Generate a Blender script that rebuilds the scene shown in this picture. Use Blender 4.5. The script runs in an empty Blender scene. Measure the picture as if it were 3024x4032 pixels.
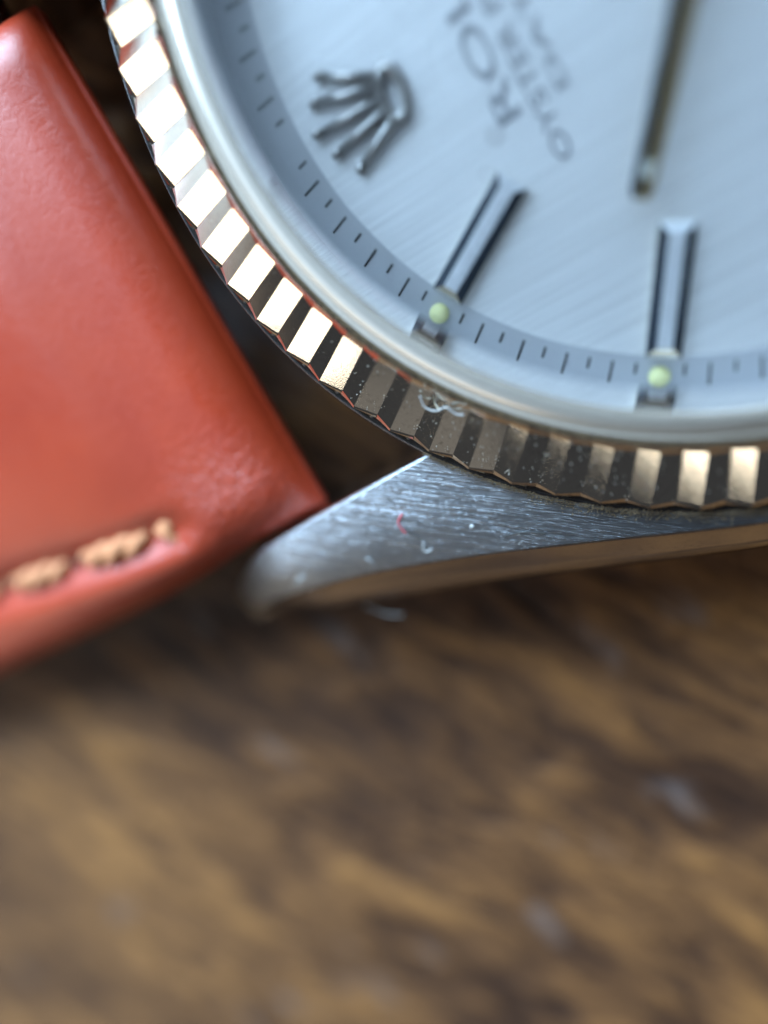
import bpy, bmesh, math, random
from mathutils import Vector, Matrix, Quaternion
random.seed(7)
SC = 0.00109            # one modelling unit (about a millimetre of the watch) in metres
D = bpy.data
C = bpy.context.scene.collection
S = bpy.context.scene
PI = math.pi
def R(a): return math.radians(a)

# ------------------------------------------------------------------ camera
CAM_POS = Vector((-7.00862, 6.66534, 20.07951))
RT = Vector((-0.489727, -0.834961, -0.251015))
DN = Vector((-0.859513, 0.414031, 0.299692))
FW = Vector((-0.146303, 0.362518, -0.920422))
cd = D.cameras.new('camera'); cam = D.objects.new('camera', cd); C.objects.link(cam)
m = Matrix((RT, -DN, -FW)).transposed().to_4x4()
m.translation = CAM_POS * SC
cam.matrix_world = m
cd.sensor_fit = 'AUTO'; cd.sensor_width = 36.0
cd.lens = 36.0 * 2794.51 / 4032.0
cd.clip_start = 0.001; cd.clip_end = 20.0
cd.dof.use_dof = True
cd.dof.focus_distance = 20.5 * SC
cd.dof.aperture_fstop = 10.9
cd.dof.aperture_blades = 0
S.camera = cam

# ------------------------------------------------------------------ light: a window beside the table, soft sky light, added fill lamps
W = D.worlds.new('World'); S.world = W; W.use_nodes = True
bg = W.node_tree.nodes['Background']
bg.inputs[0].default_value = (0.80, 0.86, 1.0, 1); bg.inputs[1].default_value = 0.05
def area(name, direction, dist, sx, sy, radiance, col):
    l = D.lights.new(name, 'AREA'); l.shape = 'RECTANGLE'; l.size = sx; l.size_y = sy
    l.energy = radiance * PI * sx * sy; l.color = col
    o = D.objects.new(name, l); C.objects.link(o)
    v = Vector(direction).normalized()
    o.location = v * dist
    o.rotation_euler = v.to_track_quat('Z', 'Y').to_euler()
    return o
def aim(az, el): return (-math.sin(R(az))*math.cos(R(el)), math.cos(R(az))*math.cos(R(el)), math.sin(R(el)))
# the window: an upright opening 0.73 m away that the bezel mirrors between ten and half past twelve
def upright(name, az, dist, off, z, sx, sy, radiance, col):
    o = area(name, (0, 0, 1), 1, sx, sy, radiance, col)
    n = Vector((-math.sin(R(az)), math.cos(R(az)), 0)); tg = Vector((-math.cos(R(az)), -math.sin(R(az)), 0))
    o.location = n*dist + tg*off + Vector((0, 0, z))
    o.rotation_euler = n.to_track_quat('Z', 'Y').to_euler()
upright('window_light', 36, 0.73, -0.36, 0.350, 1.00, 0.120, 4.8, (1.0, 0.94, 0.82))
area('facet_fill_light', aim(60, 18.5), 0.90, 0.44, 0.17, 0.13, (1.0, 0.95, 0.90))  # added dim lamp that greys the lower bezel facets; no wall known there
area('low_warm_fill_light', aim(-66, 9), 1.00, 0.75, 0.24, 1.5, (1.0, 0.84, 0.62))  # added warm lamp for the bezel to mirror; no such window is known
area('sky_light', aim(-82, 31.5), 0.95, 1.30, 0.50, 29.5, (0.51, 0.745, 1.0))
area('upper_fill_light', aim(-4, 56), 0.90, 0.75, 0.36, 1.3, (0.62, 0.80, 1.0))  # added blue lamp for strap sheen and lug streaks, not a known window
S.view_settings.view_transform = 'Standard'
S.view_settings.look = 'None'
S.view_settings.exposure = 0.0
S.view_settings.gamma = 1.0
S.render.engine = 'CYCLES'
S.cycles.use_denoising = True
S.cycles.max_bounces = 14; S.cycles.transmission_bounces = 10; S.cycles.glossy_bounces = 6
S.cycles.caustics_refractive = True; S.cycles.caustics_reflective = True
S.cycles.sample_clamp_indirect = 6.0

# ------------------------------------------------------------------ materials
class NT:
    def __init__(self, name):
        self.m = D.materials.new(name); self.m.use_nodes = True
        self.t = self.m.node_tree
        self.b = self.t.nodes['Principled BSDF']
    def n(self, typ, **kw):
        x = self.t.nodes.new(typ)
        for k, v in kw.items():
            if k in x.inputs: x.inputs[k].default_value = v
            else: setattr(x, k, v)
        return x
    def l(self, a, b): self.t.links.new(a, b)
    def coords(self, scale=(1, 1, 1), rotz=0.0, loc=(0, 0, 0)):
        tc = self.n('ShaderNodeTexCoord')
        a = self.n('ShaderNodeMapping'); a.inputs['Scale'].default_value = (1/SC, 1/SC, 1/SC)
        self.l(tc.outputs['Object'], a.inputs['Vector'])
        r = self.n('ShaderNodeMapping'); r.inputs['Rotation'].default_value = (0, 0, rotz)
        self.l(a.outputs[0], r.inputs['Vector'])
        s = self.n('ShaderNodeMapping'); s.inputs['Scale'].default_value = scale; s.inputs['Location'].default_value = loc
        self.l(r.outputs[0], s.inputs['Vector'])
        return s.outputs[0]
    def noise(self, vec, scale=1.0, detail=4.0, rough=0.55, dist=0.0):
        x = self.n('ShaderNodeTexNoise')
        x.inputs['Scale'].default_value = scale; x.inputs['Detail'].default_value = detail
        x.inputs['Roughness'].default_value = rough; x.inputs['Distortion'].default_value = dist
        self.l(vec, x.inputs['Vector'])
        return x.outputs['Fac']
    def ramp(self, fac, stops):
        x = self.n('ShaderNodeValToRGB'); e = x.color_ramp.elements
        while len(e) < len(stops): e.new(0.5)
        for el, (p, c) in zip(e, stops):
            el.position = p; el.color = (c, c, c, 1) if not hasattr(c, '__len__') else tuple(c) + (1,)
        self.l(fac, x.inputs[0])
        return x.outputs[0]
    def mix(self, fac, a, b, blend='MIX'):
        x = self.n('ShaderNodeMix'); x.data_type = 'RGBA'; x.blend_type = blend
        for i, v in ((0, fac), (6, a), (7, b)):
            if hasattr(v, 'is_linked'): self.l(v, x.inputs[i])
            elif hasattr(v, '__len__'): x.inputs[i].default_value = tuple(v) + (1,)
            else: x.inputs[i].default_value = v if i == 0 else (v, v, v, 1)
        return x.outputs[2]
    def bump(self, h, strength, dist, prev=None):
        x = self.n('ShaderNodeBump'); x.inputs['Strength'].default_value = strength
        x.inputs['Distance'].default_value = dist * SC
        self.l(h, x.inputs['Height'])
        if prev: self.l(prev, x.inputs['Normal'])
        return x.outputs[0]
    def set(self, **kw):
        for k, v in kw.items():
            s = self.b.inputs[k.replace('_', ' ')]
            if hasattr(v, 'is_linked'): self.l(v, s)
            elif hasattr(v, '__len__') and len(v) == 3: s.default_value = tuple(v) + (1,)
            else: s.default_value = v
        return self.m

def brushed(name, col, ang, rough, strength, along=0.35, across=16.0, contrast=0.25, metal=1.0):
    t = NT(name)
    v = t.coords((across, along, across * 0.3), ang)
    n1 = t.noise(v, 1.0, 5, 0.65)
    v2 = t.coords((across * 2.6, along * 2.5, across), ang + 0.05)
    n2 = t.noise(v2, 1.0, 3, 0.6)
    h = t.mix(0.45, n1, n2)
    lo = tuple(c * (1 - contrast) for c in col)
    colr = t.mix(t.ramp(h, [(0.38, 0.0), (0.62, 1.0)]), lo, col)
    rr = t.ramp(h, [(0.3, rough * 1.25), (0.7, rough * 0.8)])
    return t.set(Base_Color=colr, Metallic=metal, Roughness=rr, Normal=t.bump(h, strength, 0.05))

M = {}
M['brushed'] = brushed('brushed_steel', (0.48, 0.50, 0.53), R(32.5), 0.28, 0.95, 0.12, 15.0, 0.55)
def polished(name, col, rough, dirt=0.0, dirtcol=(0.10, 0.07, 0.045), sc=1.0):
    t = NT(name)
    v = t.coords((1, 1, 1))
    n = t.noise(v, 7.0 * sc, 6, 0.7)
    n2 = t.noise(v, 1.1 * sc, 4, 0.6)
    spots = t.ramp(n, [(0.52, 0.0), (0.72, 1.0)])
    patch = t.ramp(n2, [(0.35, 0.15), (0.7, 1.0)])
    f = t.mix(1.0, spots, patch, 'MULTIPLY')
    f = t.mix(1.0, f, dirt, 'MULTIPLY')
    colr = t.mix(f, col, dirtcol)
    rr = t.mix(f, rough, 0.34)
    fine = t.noise(v, 22.0 * sc, 3, 0.6)
    return t.set(Base_Color=colr, Metallic=1.0, Roughness=rr, Normal=t.bump(fine, 0.08, 0.015))
M['polished'] = polished('polished_steel', (0.60, 0.57, 0.54), 0.12, 0.5)
def plain(name, col, rough=0.5, metal=0.0, **kw):
    t = NT(name)
    v = t.coords((1, 1, 1)); n = t.noise(v, 5.0, 4, 0.6)
    c = t.mix(t.ramp(n, [(0.3, 0.0), (0.7, 1.0)]), tuple(x * 0.8 for x in col), col)
    return t.set(Base_Color=c, Roughness=rough, Metallic=metal, **kw)
M['shaded'] = polished('shaded_steel', (0.17, 0.16, 0.16), 0.25, 0.6, (0.10, 0.065, 0.035))  # shade of the strap gap put into the steel's colour, with brown grime
M['tip'] = polished('brown_reflection_tip', (0.24, 0.18, 0.13), 0.50, 0.5, (0.16, 0.10, 0.06))  # brown of mirrored wood and leather put into the tip's colour
M['bezel'] = polished('white_gold', (0.90, 0.83, 0.70), 0.06, 0.45)
M['index'] = polished('index_metal', (0.84, 0.79, 0.68), 0.10, 0.0)
M['marker_top'] = plain('marker_top', (0.86, 0.89, 0.93), 0.3, 0.3)
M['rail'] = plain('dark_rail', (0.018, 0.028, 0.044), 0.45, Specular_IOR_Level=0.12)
M['hand'] = polished('hand_metal', (0.50, 0.38, 0.20), 0.34, 0.0)
t = NT('ring_acrylic')
n = t.noise(t.coords((1, 1, 1)), 6.0, 3)
M['ring'] = t.set(Base_Color=t.mix(n, (0.70, 0.62, 0.52), (0.78, 0.70, 0.60)), Metallic=0.60, Roughness=0.24)
M['emblem'] = polished('emblem_metal', (0.42, 0.41, 0.40), 0.34, 0.0)
M['dial'] = brushed('silver_dial', (0.93, 0.94, 0.95), 0.0, 0.40, 0.42, 0.10, 10.0, 0.20, 0.36)
t = NT('minute_track_silver')
n = t.noise(t.coords((1, 1, 1)), 14.0, 4, 0.6)
M['track'] = t.set(Base_Color=t.mix(n, (0.50, 0.52, 0.55), (0.57, 0.59, 0.62)), Metallic=0.15, Roughness=0.5, Normal=t.bump(n, 0.15, 0.03))
M['ink'] = plain('black_ink', (0.015, 0.014, 0.013), 0.45)
M['print'] = plain('grey_print', (0.30, 0.31, 0.34), 0.45)
M['lume'] = plain('aged_lume', (0.93, 0.93, 0.46), 0.4)
M['lumewhite'] = plain('hand_lume', (0.80, 0.82, 0.74), 0.6)
M['black'] = plain('dark_cavity', (0.02, 0.02, 0.022), 0.4)
# crystal
t = NT('acrylic')
gv = t.n('ShaderNodeVectorMath'); gv.operation = 'DOT_PRODUCT'; gv.inputs[1].default_value = (0.90, -0.43, 0.0)
t.l(t.coords((1, 1, 1)), gv.inputs[0])
mr = t.n('ShaderNodeMapRange'); mr.interpolation_type = 'SMOOTHSTEP'
for q, val in enumerate((-7.0, -4.4, 0.0, 0.13)): mr.inputs[q+1].default_value = val
t.l(gv.outputs['Value'], mr.inputs[0])                     # roughness rises over the emblem and lettering, standing in for lens blur
M['glass'] = t.set(Base_Color=(0.985, 0.99, 0.99), Roughness=mr.outputs[0], IOR=1.49, Transmission_Weight=1.0)
# leather
t = NT('red_leather')
v = t.coords((1, 1, 1))
big = t.noise(v, 0.22, 4, 0.6); fine = t.noise(v, 3.2, 6, 0.65, 0.6)
vor = t.n('ShaderNodeTexVoronoi'); vor.feature = 'DISTANCE_TO_EDGE'; vor.inputs['Scale'].default_value = 2.6
wv = t.noise(v, 1.3, 3, 0.5)
wm = t.n('ShaderNodeMix'); wm.data_type = 'VECTOR'; wm.inputs[0].default_value = 0.25
t.l(v, wm.inputs[4]); t.l(t.n('ShaderNodeTexNoise', Scale=1.5).outputs['Color'], wm.inputs[5])
t.l(wm.outputs[1], vor.inputs['Vector'])
cr = t.ramp(vor.outputs['Distance'], [(0.0, 0.0), (0.16, 1.0)])
base = t.mix(t.ramp(big, [(0.3, 0.0), (0.7, 1.0)]), (0.32, 0.028, 0.008), (0.38, 0.040, 0.011))
hh = t.mix(0.14, fine, cr)
gm = t.n('ShaderNodeMapping'); gm.inputs['Location'].default_value = (8.5/7.5, -19.5/7.5, 0.0); gm.inputs['Scale'].default_value = (1/7.5, 1/7.5, 0.0)
t.l(v, gm.inputs['Vector']); gt = t.n('ShaderNodeTexGradient'); gt.gradient_type = 'SPHERICAL'; t.l(gm.outputs[0], gt.inputs[0])
lb = t.bump(hh, 0.3, 0.42)
t.l(t.ramp(gt.outputs['Fac'], [(0.0, 0.06), (0.45, 0.10), (0.85, 0.50)]), lb.node.inputs['Strength'])    # creased where it bends round the spring bar
M['leather'] = t.set(Base_Color=base, Roughness=t.ramp(fine, [(0.3, 0.32), (0.7, 0.42)]), Normal=lb, Specular_IOR_Level=0.55)
M['lining'] = plain('tan_lining', (0.38, 0.22, 0.10), 0.7)
M['thread'] = plain('orange_thread', (0.60, 0.24, 0.10), 0.75)
# wood
t = NT('old_wood')
WA = R(56); WOFF = 4.1  # offset lays dark mottling beside the watch, painting its shade into the wood
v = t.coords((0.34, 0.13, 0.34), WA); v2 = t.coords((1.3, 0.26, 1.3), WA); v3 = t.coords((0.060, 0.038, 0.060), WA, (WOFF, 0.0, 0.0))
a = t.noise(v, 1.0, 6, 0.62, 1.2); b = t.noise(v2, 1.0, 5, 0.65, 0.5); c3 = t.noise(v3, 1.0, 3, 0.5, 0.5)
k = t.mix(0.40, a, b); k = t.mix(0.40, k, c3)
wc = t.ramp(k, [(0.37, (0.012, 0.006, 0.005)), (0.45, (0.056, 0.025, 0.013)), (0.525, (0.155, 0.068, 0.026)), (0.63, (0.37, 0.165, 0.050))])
gl = t.noise(t.coords((0.30, 0.16, 0.30), WA + 0.3), 1.0, 3, 0.5)
wc = t.mix(t.ramp(gl, [(0.63, 0.0), (0.74, 0.40)]), wc, (0.20, 0.18, 0.18))  # grey spots paint bluish glints into the wood colour
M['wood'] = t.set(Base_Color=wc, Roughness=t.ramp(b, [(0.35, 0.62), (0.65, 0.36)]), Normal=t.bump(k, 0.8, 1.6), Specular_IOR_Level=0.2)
M['white_lint'] = plain('white_lint', (0.42, 0.41, 0.39), 0.8)
M['pink_lint'] = plain('pink_lint', (0.62, 0.10, 0.12), 0.7)
M['dark_lint'] = plain('dark_lint', (0.05, 0.045, 0.04), 0.7)
M['grime'] = plain('brown_grime', (0.17, 0.115, 0.06), 0.85)
M['dust'] = plain('pale_dust', (0.34, 0.31, 0.27), 0.8)

# ------------------------------------------------------------------ object helpers
def mesh(name, vs, fs, mats, parent=None, smooth=True, mi=None):
    me = D.meshes.new(name)
    me.from_pydata([(x*SC, y*SC, z*SC) for x, y, z in vs], [], fs)
    bm = bmesh.new(); bm.from_mesh(me); bmesh.ops.recalc_face_normals(bm, faces=bm.faces); bm.to_mesh(me); bm.free()
    for k in (mats if isinstance(mats, (list, tuple)) else [mats]): me.materials.append(M[k])
    if mi: me.polygons.foreach_set('material_index', mi)
    me.polygons.foreach_set('use_smooth', [smooth] * len(me.polygons))
    o = D.objects.new(name, me); C.objects.link(o)
    if parent: o.parent = parent
    return o
def empty(name, label, cat, loc=(0, 0, 0), group=None):
    o = D.objects.new(name, None); C.objects.link(o); o.empty_display_size = 0.002
    o['label'] = label; o['category'] = cat
    if group: o['group'] = group
    return o
def tag(o, label, cat, group=None, kind=None):
    o['label'] = label; o['category'] = cat
    if group: o['group'] = group
    if kind: o['kind'] = kind
    return o
def loft(rows, close_v=True, close_u=False, caps=False):
    n = len(rows[0]); vs = [p for r in rows for p in r]; fs = []
    nr = len(rows)
    for i in range(nr if close_u else nr - 1):
        for j in range(n if close_v else n - 1):
            a = i*n + j; b = i*n + (j+1) % n; i2 = (i+1) % nr
            fs.append((a, b, i2*n + (j+1) % n, i2*n + j))
    if caps:
        fs.append(tuple(range(n-1, -1, -1))); fs.append(tuple((nr-1)*n + j for j in range(n)))
    return vs, fs
def lathe(prof, seg=240):
    rows = [[(r*math.sin(-2*PI*i/seg), r*math.cos(2*PI*i/seg), z) for r, z in prof] for i in range(seg)]
    return loft(rows, close_v=False, close_u=True)
def pol(r, th, z): return (-r*math.sin(R(th)), r*math.cos(R(th)), z)
def interp(tab, y):
    if y <= tab[0][0]: return tab[0][1]
    for (a, p), (b, q) in zip(tab, tab[1:]):
        if y <= b:
            f = (y-a)/(b-a); return p + (q-p)*f
    return tab[-1][1]
def smooth_tab(tab, n=60):
    # Catmull-Rom resampling of a (y, value) table
    out = []
    for k in range(n+1):
        y = tab[0][0] + (tab[-1][0]-tab[0][0])*k/n
        i = max(j for j in range(len(tab)-1) if tab[j][0] <= y + 1e-9)
        y0, p0 = tab[i]; y1, p1 = tab[i+1]; h = y1-y0
        m0 = (tab[i+1][1]-tab[i-1][1])/(tab[i+1][0]-tab[i-1][0]) if i > 0 else (p1-p0)/h
        m1 = (tab[i+2][1]-tab[i][1])/(tab[i+2][0]-tab[i][0]) if i+2 < len(tab) else (p1-p0)/h
        s = (y-y0)/h
        out.append((y, (2*s**3-3*s**2+1)*p0 + (s**3-2*s**2+s)*h*m0 + (-2*s**3+3*s**2)*p1 + (s**3-s**2)*h*m1))
    return out
def tube(pts, rad, seg=8, caps=True):
    pts = [Vector(p) for p in pts]; rows = []
    up = Vector((0, 0, 1))
    for i, p in enumerate(pts):
        d = (pts[min(i+1, len(pts)-1)] - pts[max(i-1, 0)]).normalized()
        a = d.cross(up)
        if a.length < 1e-4: a = Vector((1, 0, 0))
        a.normalize(); b = a.cross(d)
        r = rad(i/(len(pts)-1)) if callable(rad) else rad
        rows.append([tuple(p + a*r*math.cos(2*PI*j/seg) + b*r*math.sin(2*PI*j/seg)) for j in range(seg)])
    return loft(rows, caps=caps)
def spline(pts, n=8):
    pts = [Vector(p) for p in pts]; out = []
    for i in range(len(pts)-1):
        p0 = pts[max(i-1, 0)]; p1 = pts[i]; p2 = pts[i+1]; p3 = pts[min(i+2, len(pts)-1)]
        for k in range(n):
            s = k/n
            out.append(0.5*((2*p1) + (p2-p0)*s + (2*p0-5*p1+4*p2-p3)*s*s + (3*p1-p0-3*p2+p3)*s**3))
    out.append(pts[-1]); return out
def merge(parts):
    vs, fs = [], []
    for v, f in parts:
        o = len(vs); vs += v; fs += [tuple(i+o for i in q) for q in f]
    return vs, fs
def ball(c, r, seg=10, rings=6, sz=1.0):
    rows = []
    for i in range(1, rings):
        a = PI*i/rings
        rows.append([(c[0]+r*math.sin(a)*math.cos(2*PI*j/seg), c[1]+r*math.sin(a)*math.sin(2*PI*j/seg), c[2]+r*sz*math.cos(a)) for j in range(seg)])
    return loft(rows, caps=True)
def copy_part(o, parent, rotz=0.0, scale=None):
    c = o.copy(); C.objects.link(c); c.parent = parent
    if rotz: c.rotation_euler = (0, 0, rotz)
    if scale: c.scale = scale
    return c

# ------------------------------------------------------------------ the table
TZ = -6.3
def wood_table():
    h = 1500.0
    vs, fs = [], []
    me = bmesh.new()
    top = [(-h, -h, TZ), (h, -h, TZ), (h, h, TZ), (-h, h, TZ)]
    bot = [(x, y, TZ-28) for x, y, z in top]
    vs = top + bot
    fs = [(0, 1, 2, 3), (7, 6, 5, 4), (0, 4, 5, 1), (1, 5, 6, 2), (2, 6, 7, 3), (3, 7, 4, 0)]
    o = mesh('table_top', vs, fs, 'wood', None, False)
    o['kind'] = 'structure'
    o['label'] = 'worn dark brown wooden table top under the watch, out of focus'
    return o
wood_table()

# ------------------------------------------------------------------ the watch
watch = empty('wristwatch', 'steel wristwatch with a fluted bezel, silver dial and red leather strap on a wooden table', 'watch')

# case band (the round middle) with the case back it rests on
prof = [(12.9, -0.9), (13.0, -0.1), (15.43, -0.06), (15.47, -0.005), (15.515, -0.01), (15.55, -0.07), (15.62, -0.25), (15.72, -0.6), (15.80, -1.2), (15.85, -2.4),
        (15.9, -4.0), (15.2, -4.9), (14.0, -5.2), (13.6, -6.0), (13.2, TZ), (0.4, TZ)]
v, f = lathe(prof)
mesh('case_band', v, f, 'shaded', watch)

# lugs: one quarter of the case side each
XI = [(-0.5, -13.6), (3.0, -13.27), (6.0, -12.2), (8.0, -11.0), (9.4, -9.9), (10.4, -9.22), (13.0, -9.2), (17.0, -9.36), (19.0, -9.52), (20.2, -9.74), (21.5, -10.2), (22.5, -10.65), (23.5, -11.15), (24.2, -11.5)]
XO = [(-0.5, -16.1), (2.0, -15.9), (5.08, -15.15), (6.85, -14.6), (9.2, -13.83), (11.75, -13.02), (14.6, -12.24), (16.85, -11.76), (19.0, -11.55), (20.5, -11.62), (22.2, -11.9), (23.2, -12.1), (24.2, -12.2)]
ZT = [(-0.5, -0.06), (12.0, -0.06), (15.5, -0.08), (17.2, -0.17), (18.4, -0.36), (19.3, -0.70), (20.2, -1.25), (21.2, -2.02), (22.2, -2.9), (23.2, -3.9), (24.2, -5.1)]
XI, XO, ZT = smooth_tab(XI, 90), smooth_tab(XO, 90), smooth_tab(ZT, 90)
FW_ = [(-0.5, 1.5), (5.0, 1.55), (10, 1.75), (15.5, 1.9), (19.0, 1.6), (21.5, 1.1), (24.2, 0.5)]
def roll(y): return interp([(6.0, 0.03), (11.0, 0.09), (15.0, 0.26), (20.0, 0.38), (24.2, 0.3)], y)
def lug_top(x, y):
    y = abs(y); xi, xo = interp(XI, y), interp(XO, y)
    q = (abs(x)+xi)/(xi-xo)
    return interp(ZT, y) - roll(y)*max(0.0, min(1.0, (q-0.35)/0.65))**2
def lug_section(y):
    xi, xo, zt, k = interp(XI, y), interp(XO, y), interp(ZT, y), interp(FW_, y)
    zb = -5.4
    def zz(d): return max(zt - d, zb + 0.02*(6-d))
    L = [(xi, zb), (xi, zz(2.0)), (xi, zz(0.20)), (xi-0.06, zz(0.07)), (xi-0.14, zt)]
    rl = roll(y)
    for q in (0.3, 0.55, 0.72, 0.86): L.append((xi-0.14 + (xo+0.05-(xi-0.14))*q, zz(rl*max(0, (q-0.35)/0.65)**2)))
    zt -= rl
    L += [(xo+0.05, zz(0)), (xo-0.02, zz(0.05)), (xo-0.10, zz(0.16)), (xo-0.40*k, zz(0.50)), (xo-0.66*k, zz(0.95)), (xo-0.86*k, zz(1.5)), (xo-0.98*k, zz(2.2)), (xo-k, zz(3.0)), (xo-0.9*k, zb)]
    return [(x, y, z) for x, z in L]
ys = [0.0 + i*0.5 for i in range(0, 26)] + [12.75 + 0.25*i for i in range(0, 38)] + [22.25 + 0.25*i for i in range(8)] + [24.2]
rows = [lug_section(y) for y in ys]
v, f = loft(rows, caps=True)
mi = []
nL = len(rows[0])
for q in f:
    if len(q) != 4: mi.append(2); continue
    j = q[0] % nL
    mi.append(2 if q[0]//nL > 66 else 0 if 3 <= j <= 9 else 1)
lug = mesh('lug', v, f, ['brushed', 'polished', 'tip'], watch, True, mi)
# crisp edges between the facets
def sharpen(o, ang):
    bm = bmesh.new(); bm.from_mesh(o.data)
    for e in bm.edges:
        if len(e.link_faces) == 2 and e.calc_face_angle(0) > R(ang): e.smooth = False
    bm.to_mesh(o.data); bm.free()
bm = bmesh.new(); bm.from_mesh(lug.data); bm.verts.ensure_lookup_table()
for e in bm.edges:
    a, b = e.verts[0].index, e.verts[1].index
    if a % nL == b % nL and a % nL in (2, 4, 9, 10): e.smooth = False
    if a // nL == b // nL and a // nL in (0, len(rows)-1): e.smooth = False
bm.to_mesh(lug.data); bm.free()
for sx, sy in ((-1, 1), (1, -1), (-1, -1)):
    copy_part(lug, watch, 0, (sx, sy, 1))

# fluted bezel
NF = 76; PH = 3.471 - 0.0; PT = 360.0/NF
def bezel_mesh():
    st = [(13.30, 0.95, 0.0), (13.36, 1.20, 0.0), (13.46, 1.22, 0.04), (13.62, 1.155, 0.22), (15.24, 0.475, 0.25), (15.31, 0.43, 0.25)]
    rows = []
    for kf in range(NF):
        jit = random.uniform(-0.08, 0.08)
        for off, dep in ((0.0, 0.0), (0.53, 1.0)):
            th = PH + PT*(kf + off) + (jit if off < 0.1 else 0)
            row = []
            for r, z, d in st:
                rr = r - (0.10*dep if r > 15.1 else 0)
                row.append(pol(rr, th, z - d*dep))
            row.append(pol(15.33 - 0.07*dep, th, 0.30 - 0.12*dep))
            row.append(pol(15.36, th, 0.08)); row.append(pol(15.455, th, -0.06)); row.append(pol(13.2, th, -0.08))
            rows.append(row)
    return loft(rows, close_v=False, close_u=True)
v, f = bezel_mesh()
bez = mesh('bezel', v, f, 'bezel', watch, True)
sharpen(bez, 7)

# rim of the crystal, built as an opaque cream ring
prof = [(12.50, 0.50), (12.50, 1.06), (12.56, 1.20), (12.72, 1.30), (12.92, 1.30), (13.08, 1.22), (13.16, 1.08), (13.19, 1.16), (13.24, 1.20), (13.285, 1.15), (13.29, 0.5)]
v, f = lathe(prof, 300)
mesh('crystal_rim', v, f, 'ring', watch)

# dial: flat brushed centre, sloping minute track (its true height: the crystal lifts it optically)
DZ = -0.40
v, f = lathe([(0.02, DZ), (4.0, DZ), (8.0, DZ), (11.28, DZ)], 200)
dial = mesh('dial', v, f, 'dial', watch)
SL = math.tan(R(17))
v, f = lathe([(11.28, DZ), (11.34, DZ-0.02), (12.5, DZ-0.02-1.16*SL), (12.5, 0.52)], 300)
trk = mesh('minute_track', v, f, 'track', dial); sharpen(trk, 5)
def trz(r): return DZ - 0.02 - (r-11.34)*SL
def mark(r0, r1, w):
    h = 0.012
    vs = [(-w, r0, trz(r0)+h), (w, r0, trz(r0)+h), (w, r1, trz(r1)+h), (-w, r1, trz(r1)+h)]
    vs += [(x, y, z-0.03) for x, y, z in vs]
    return vs, [(0, 1, 2, 3), (0, 4, 5, 1), (1, 5, 6, 2), (2, 6, 7, 3), (3, 7, 4, 0)]
ml = mesh('minute_mark', *mark(11.50, 12.10, 0.032), 'ink', dial, False)
ms = mesh('half_minute_mark', *mark(11.50, 11.80, 0.032), 'ink', dial, False)
first = {0: True, 1: True}
for i in range(120):
    th = i*3
    if th % 30 == 0: continue
    o = ml if (i % 2 == 0) else ms
    key = i % 2
    if first[key]: o.rotation_euler = (0, 0, R(th)); first[key] = False
    else: copy_part(o, dial, R(th))
# applied hour markers
def marker():
    w, h, c = 0.44, 0.34, 0.245          # half width, height, chamfer
    r0, r1 = 8.05, 11.30
    zb, zs, zt = DZ+0.004, DZ+0.28, DZ+0.405
    B = [(-w, r0), (w, r0), (w, r1), (-w, r1)]
    T = [(-w+c, r0+c), (w-c, r0+c), (w-c, r1-0.22), (-w+c, r1-0.22)]
    vs = [(x, y, zb) for x, y in B] + [(x, y, zs) for x, y in B] + [(x, y, zt) for x, y in T] + [(0, T[0][1], zt+0.016), (0, T[2][1], zt+0.016)]
    fs = [(0, 1, 5, 4), (1, 2, 6, 5), (2, 3, 7, 6), (3, 0, 4, 7), (4, 5, 9, 8), (5, 6, 10, 9), (6, 7, 11, 10), (7, 4, 8, 11), (8, 12, 13, 11), (12, 9, 10, 13), (8, 9, 12), (10, 11, 13)]
    return vs, fs
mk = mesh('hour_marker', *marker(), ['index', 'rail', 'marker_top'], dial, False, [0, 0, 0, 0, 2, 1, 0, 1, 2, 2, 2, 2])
mk.rotation_euler = (0, 0, R(30))
pip = mesh('lume_dot', *ball((0, 11.83, trz(11.83)+0.10), 0.28, 20, 10, 0.6), 'lume', dial)
pip.rotation_euler = (0, 0, R(30))
for k in range(2, 12):
    copy_part(mk, dial, R(30*k)); copy_part(pip, dial, R(30*k))
# applied crown emblem at twelve
def emblem():
    parts = []
    cx, cy, z0 = -0.62, 8.62, DZ
    rows = []
    for i in range(40):
        a = 2*PI*i/40
        ca, sa = math.cos(a), math.sin(a)
        ro = []
        for q in range(8):
            b = 2*PI*q/8
            rx, ry = 0.62 + 0.19*math.cos(b), 0.30 + 0.15*math.cos(b)
            x, y = rx*ca, ry*sa
            ro.append((cx + x*0.985 - y*-0.17, cy + y*0.985 - x*0.17*-1*-1, z0 + 0.16 + 0.16*math.sin(b)))
        rows.append(ro)
    parts.append(loft(rows, close_u=True))
    for tx, ty, bx in ((0.83, 10.08, -0.10), (0.36, 10.52, -0.32), (-0.31, 10.82, -0.60), (-1.00, 10.60, -0.86), (-1.66, 10.22, -1.14)):
        parts.append(tube([(bx, cy+0.20, z0+0.14), ((bx+tx)/2, (cy+0.2+ty)/2, z0+0.18), (tx, ty, z0+0.16)], lambda s: 0.21-0.11*s, 8))
        parts.append(ball((tx, ty, z0+0.16), 0.155, 10, 6))
    return merge(parts)
mesh('crown_emblem', *emblem(), 'emblem', dial)
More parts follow.
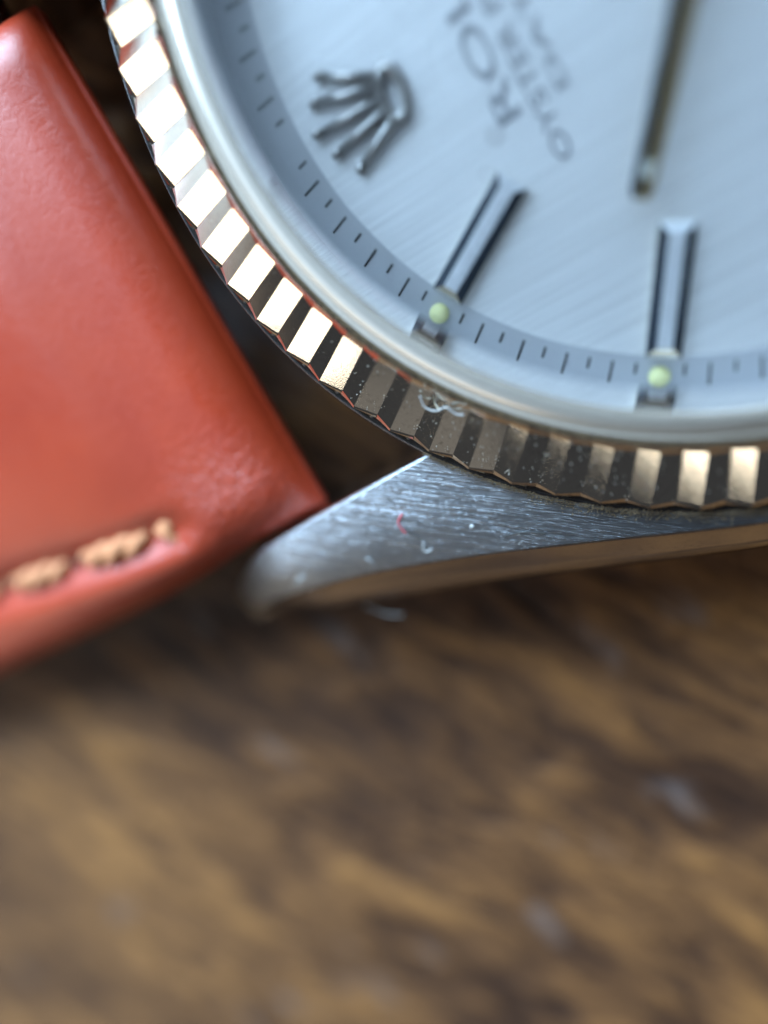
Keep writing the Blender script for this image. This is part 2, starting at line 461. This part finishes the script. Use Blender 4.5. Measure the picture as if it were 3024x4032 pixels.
# printed lettering
def lettering(s, x, y, width, size):
    cu = D.curves.new('lettering', 'FONT'); cu.body = s; cu.align_x = 'CENTER'; cu.align_y = 'CENTER'; cu.size = 1.0; cu.extrude = 0.0
    to = D.objects.new('lettering', cu); C.objects.link(to)
    dg = bpy.context.evaluated_depsgraph_get(); dg.update()
    me = D.meshes.new_from_object(to.evaluated_get(dg))
    C.objects.unlink(to); D.objects.remove(to)
    xs = [q.co.x for q in me.vertices]; k = width/(max(xs)-min(xs)); xm = (max(xs)+min(xs))/2
    yy = [q.co.y for q in me.vertices]; ky = size/(max(yy)-min(yy)); ym = (max(yy)+min(yy))/2
    for q in me.vertices:
        q.co = Vector(((x + (q.co.x-xm)*k)*SC, (y + (q.co.y-ym)*ky)*SC, (DZ+0.012)*SC))
    bm = bmesh.new(); bm.from_mesh(me)
    g = bmesh.ops.extrude_face_region(bm, geom=bm.faces[:])
    bmesh.ops.translate(bm, verts=[e for e in g['geom'] if isinstance(e, bmesh.types.BMVert)], vec=(0, 0, 0.02*SC))
    bmesh.ops.recalc_face_normals(bm, faces=bm.faces)
    bm.to_mesh(me); bm.free()
    me.materials.clear(); me.materials.append(M['print'])
    o = D.objects.new('lettering', me); C.objects.link(o); o.parent = dial
lettering('ROLEX', 0.1, 6.38, 5.7, 0.62)
lettering('OYSTER PERPETUAL', 0.1, 5.62, 8.7, 0.42)
lettering('DATEJUST', 0.1, 4.95, 5.8, 0.42)

# hands
def hand(name, th, length, z, w):
    h = 0.13
    def xw(s): return w*(1.15 - 0.25*s)
    vs, fs = [], []
    ysn = [-1.6, 0.6, length-0.25, length]
    rows = []
    for i, y in enumerate(ysn):
        q = xw(max(0, y)/length) * (1.0 if i < 3 else 0.75)
        rows.append([(-q, y, z-0.06), (-q, y, z+0.0), (0.38*q, y, z+h+0.05), (q, y, z+0.0), (q, y, z-0.06)])
    v, f = loft(rows, caps=True)
    o = mesh(name, v, f, ['hand', 'rail'], watch, False, [1 if len(q) == 4 and q[0] % 5 in (2, 3) else 0 for q in f])  # one side takes the dark rail colour, a dark reflection painted on
    o.rotation_euler = (0, 0, R(th))
    return o
HZ = 0.62
hh_ = hand('hour_hand', 52.6, 7.65, HZ, 0.29)
def strip(y0, y1, w, z):
    vs = [(-w, y0, z), (w, y0, z), (w, y1, z), (-w, y1, z)]; vs += [(x, y, z-0.10) for x, y, z_ in vs]
    return vs, [(0, 1, 2, 3), (0, 4, 5, 1), (1, 5, 6, 2), (2, 6, 7, 3), (3, 7, 4, 0)]
ls = mesh('lume_strip', *strip(6.85, 7.2, 0.13, HZ+0.165), 'lumewhite', hh_, False)
hand('minute_hand', -84.0, 11.0, HZ+0.28, 0.30)
mesh('hand_boss', *lathe([(0.01, HZ+0.6), (0.55, HZ+0.58), (0.62, HZ+0.5), (0.62, DZ)], 40), 'hand', watch)

# crystal: a solid acrylic plate with a rounded, bevelled shoulder
def crystal():
    top = []
    for i in range(13):
        r = 0.02 + (11.83-0.02)*i/12
        top.append((r, 2.58 - 0.10*(r/11.72)**2))
    sh = [(11.92, 2.40), (11.99, 2.30), (12.07, 2.18), (12.20, 1.97), (12.38, 1.67), (12.49, 1.46), (12.495, 1.30)]
    bot = [(12.49, 1.12), (11.0, 1.20), (6.0, 1.20), (0.02, 1.20)]
    return lathe(top + sh + bot, 300)
v, f = crystal()
n0 = len(v)
cry = mesh('crystal', v, f, 'glass', watch); sharpen(cry, 35)

# ------------------------------------------------------------------ strap
def wid(y): return interp([(17.0, 9.30), (20.0, 9.32), (22.0, 9.55), (25.0, 9.72), (30.0, 9.68), (36.0, 9.55), (60.0, 9.2)], y)
ZC = smooth_tab([(17.0, -1.9), (19.0, -1.9), (24.0, -2.05), (30.0, -2.75), (36.0, -3.55), (44.0, -4.3), (60.0, -4.6)], 80)
def thick(y): return interp([(17.0, 3.3), (22.0, 3.2), (32.0, 2.9), (60.0, 2.5)], y)
def groove_x(y): return 7.5 - 0.128*(y-22.7) if y < 34 else 6.05
Y0 = 17.05; RB = 1.65
FAR = 0.9
def side_x(side, y): return -groove_x(y) if side < 0 else groove_x(y) - FAR
def strap_top(x, y):
    zc = interp(ZC, y); T = thick(y); hf = T/2
    if y < Y0+RB: hf = T/2*math.sqrt(max(0.0, 1-((Y0+RB-y)/RB)**2))
    w = wid(y); ax = abs(x) + (FAR if x > 0 else 0)
    h = 0.0
    g = max(0.0, min(1.0, (y-20.6)/1.8))
    h -= 0.50*g*math.exp(-((ax-groove_x(y))/0.62)**2)
    h += 0.10*g*math.exp(-((ax-groove_x(y)-1.15)/0.6)**2)
    h += 0.22*g*max(0.0, 1-(ax/6.0)**4)
    e0 = w - 1.9
    q = max(0.0, min(1.0, (ax-e0)/(w-e0)))
    roll = 1-math.sqrt(max(0.0, 1-q*q))
    sc = hf/(T/2) if T else 0
    return zc + hf + h*sc - roll*hf*0.95
def strap_rows():
    rows = []
    ysn = [Y0 + RB*(1-math.cos(PI/2*i/9)) for i in range(10)] + [Y0+RB+0.4*i for i in range(1, 60)] + [44+2*i for i in range(0, 9)]
    for y in ysn:
        w = wid(y); zc = interp(ZC, y); T = thick(y)
        hf = T/2*(math.sqrt(max(0.0, 1-((Y0+RB-y)/RB)**2)) if y < Y0+RB else 1.0)
        N = 72; row = []
        for i in range(N+1):
            u = -1 + 2*i/N
            u = math.copysign(1-(1-abs(u))**1.35, u)
            x = u*w if u < 0 else u*(w-FAR)
            row.append((x, y, strap_top(x, y)))
        row += [((w-FAR)*0.995, y, zc-hf*0.7), ((w-FAR)*0.99, y, zc-hf), (-w*0.99, y, zc-hf), (-w*0.995, y, zc-hf*0.7)]
        rows.append(row)
    return rows
v, f = loft(strap_rows(), caps=True)
strap = mesh('strap', v, f, 'leather', watch)
# pale cut edge of the lining under the leather
rows = []
for i in range(50):
    y = 19.5 + i*0.85
    w = wid(y)-0.02; zb = interp(ZC, y)-thick(y)/2+0.03
    rows.append([(-w, y, zb), (w-FAR, y, zb), (w-FAR, y, zb-0.5), (-w, y, zb-0.5)])
mesh('lining', *loft(rows, caps=True), 'lining', strap, False)
# stitches: two-ply thread, each dipping into its holes
def stitch(side, y0, y1):
    parts = []
    L = y1-y0
    for ply in (0, 1):
        pts = []
        for i in range(19):
            s = i/18; y = y0 + L*s
            x = side_x(side, y)
            lift = 0.42*math.sin(PI*s)**0.5 - 0.20
            a = s*3.4*PI + ply*PI
            z = strap_top(x, y) + lift
            pts.append((x + 0.19*math.cos(a), y, z + 0.14*math.sin(a)))
        parts.append(tube(pts, lambda s: 0.30*(0.55 + 0.45*math.sin(PI*min(1, max(0, s)))**0.4), 9))
    return merge(parts)
for side in (-1, 1):
    y = 23.15; k = 0
    while y < 52:
        mesh('stitch', *stitch(side, y, y+3.45), 'thread', strap)
        xh = side_x(side, y+3.85)
        mesh('needle_hole', *ball((xh, y+3.85, strap_top(xh, y+3.85)-0.02), 0.30, 12, 6, 0.35), 'black', strap)
        y += 4.25; k += 1
    # end knot and its dark needle hole
    x = -7.62 if side < 0 else 7.62-FAR; yk = 22.25
    mesh('stitch_knot', *merge([ball((x-side*0.25, yk, strap_top(x, yk)+0.02), 0.34, 12, 7, 0.8), tube(spline([(x-side*0.35, yk+0.35, strap_top(x, yk)+0.12), (x, yk+0.1, strap_top(x, yk)+0.2), (x+side*0.45, yk-0.15, strap_top(x, yk)-0.02)], 6), 0.16)]), 'thread', strap)
    mesh('needle_hole', *ball((x+side*0.30, yk+0.12, strap_top(x, yk)+0.0), 0.34, 14, 6, 0.35), 'black', strap)
# spring bar
mesh('spring_bar', *tube([(-9.7, 18.7, -2.3), (9.7, 18.7, -2.3)], 0.55, 16), 'polished', watch)

# ------------------------------------------------------------------ small things lying on the watch
def ray(px, py, zf):
    # where the lens sees (px, py) of the 1659-wide picture on the surface of height zf(x, y)
    s = 3024/1659
    d = (RT*((px*s-1512)/2794.51) + DN*((py*s-2016)/2794.51) + FW)
    z = 0.0
    for _ in range(40):
        p = CAM_POS + d*((z-CAM_POS.z)/d.z); z = 0.5*z + 0.5*zf(p.x, p.y)
    return CAM_POS + d*((z-CAM_POS.z)/d.z)
def bez_z(x, y):
    r = math.hypot(x, y); return 1.17 - (r-13.46)*0.42
def fibre(name, pts, zf, rad, mat, label, cat, lift=0.03, grp=None):
    P = [ray(a, b, zf) + Vector((0, 0, lift + rad)) for a, b in pts]
    o = mesh(name, *tube(spline(P, 6), rad, 7), mat)
    return tag(o, label, cat, grp)
fibre('lint_fibre', [(908, 855), (919, 879), (943, 887), (964, 879), (984, 893), (1003, 896)], bez_z, 0.026, 'white_lint', 'wavy white lint fibre lying across the dark flutes of the bezel', 'lint', 0.02)
fibre('lint_fibre', [(869, 1110), (861, 1126), (866, 1139), (877, 1152)], lug_top, 0.028, 'pink_lint', 'thin pink thread of lint on the brushed lug', 'lint', 0.0)
fibre('lint_fibre', [(915, 1171), (916, 1187), (924, 1192), (933, 1186)], lug_top, 0.030, 'white_lint', 'white hook shaped lint curl on the brushed lug below the pink thread', 'lint', 0.0)
fibre('lint_fibre', [(790, 1206), (801, 1210), (808, 1221)], lug_top, 0.026, 'white_lint', 'short curved white lint near the lower edge of the lug', 'lint', 0.0)
fibre('lint_fibre', [(642, 1260), (648, 1251), (657, 1247)], lug_top, 0.034, 'white_lint', 'short pale lint bit at the rounded lug tip', 'lint', 0.0)
fibre('lint_fibre', [(876, 1139), (890, 1152), (908, 1162)], lug_top, 0.016, 'dark_lint', 'short dark hair beside the pink thread on the lug', 'hair', 0.0)
fibre('lint_fibre', [(1088, 1158), (1130, 1150), (1180, 1152)], lug_top, 0.018, 'dark_lint', 'long dark hair on the narrow end of the lug under the bezel', 'hair', 0.0)
tag(mesh('dust_speck', *ball(tuple(ray(1020, 1137, lug_top) + Vector((0, 0, 0.03))), 0.075, 8, 5, 0.6), 'white_lint'), 'round white dust speck on the lug to the right of the pink thread', 'dust speck')
def glass_z(x, y): return 2.58 - 0.10*(math.hypot(x, y)/11.72)**2
tag(mesh('dust_speck', *ball(tuple(ray(1070, 295, glass_z) + Vector((0, 0, 0.02))), 0.095, 8, 5, 0.7), 'dark_lint'), 'small dark dust speck on the crystal between the crown emblem and the hand', 'dust speck')
tag(mesh('dust_speck', *ball(tuple(ray(1051, 377, glass_z) + Vector((0, 0, 0.02))), 0.055, 8, 5, 0.7), 'dark_lint'), 'tiny dark dust speck on the crystal above the inner end of the hour marker', 'dust speck')
def flank_z(x, y):
    xo = interp(XO, abs(y)); k = interp(FW_, abs(y)); o = (xo-x)/k
    return interp(ZT, abs(y)) - interp([(0, 0), (0.4, 0.5), (0.66, 0.95), (0.86, 1.5), (0.98, 2.2)], o)
fibre('lint_fibre', [(788, 1308), (815, 1318), (835, 1326), (872, 1328)], flank_z, 0.03, 'white_lint', 'pale lint fibre clinging to the dark polished case side below the lug', 'lint', 0.0)

def grains(name, places, mat, label, cat):
    vs, fs = [], []
    for (x, y, z), r in places:
        a = random.uniform(0, 2*PI); o = len(vs)
        pts = [Vector((math.cos(a+k*2*PI/3), math.sin(a+k*2*PI/3), -0.3)) for k in range(3)] + [Vector((random.uniform(-.3, .3), random.uniform(-.3, .3), 0.8)), Vector((0, 0, -0.8))]
        vs += [(x+p.x*r*random.uniform(.6, 1.3), y+p.y*r*random.uniform(.6, 1.3), z+p.z*r) for p in pts]
        fs += [(o, o+1, o+3), (o+1, o+2, o+3), (o+2, o, o+3), (o+1, o, o+4), (o+2, o+1, o+4), (o, o+2, o+4)]
    ob = mesh(name, vs, fs, mat, None, False)
    tag(ob, label, cat, None, 'stuff')
P = []
for i in range(2600):                                    # grime in the seam round the crystal
    th = random.gauss(42, 26) if i % 2 else random.uniform(-20, 95)
    P.append((pol(13.31 + abs(random.gauss(0, 0.07)), th, 1.19 + random.uniform(-.02, .03)), random.uniform(.015, .05)))
for i in range(2200):                                    # and along the foot of the bezel on the lug
    th = random.uniform(36, 80)
    r = 15.50 + abs(random.gauss(0, 0.09)) * (1.5 if th > 48 else 0.7)
    P.append((pol(r, th, 0.02 if r < 15.62 else -0.045), random.uniform(.010, .036)))
grains('grime', P, 'grime', 'brown grime packed in the seams around the bezel', 'grime')
P = []
for i in range(260):
    th = random.gauss(48, 18); r = random.uniform(13.55, 15.2)
    s = ((th-PH)/PT) % 1.0
    tri = s/0.5 if s < 0.5 else (1-s)/0.455
    z = 1.22-(r-13.46)*0.42 - 0.20*min(1, max(0, tri))
    P.append((pol(r, th, z+0.01), random.uniform(.010, .028)))
for i in range(160):
    y = random.uniform(10, 20); x = random.uniform(interp(XO, y)+.1, interp(XI, y)-.2)
    if math.hypot(x, y) < 15.7: continue
    P.append(((x, y, interp(ZT, y)+0.01), random.uniform(.010, .026)))
grains('dust', P, 'dust', 'fine pale dust scattered over the flutes and the lug', 'dust')
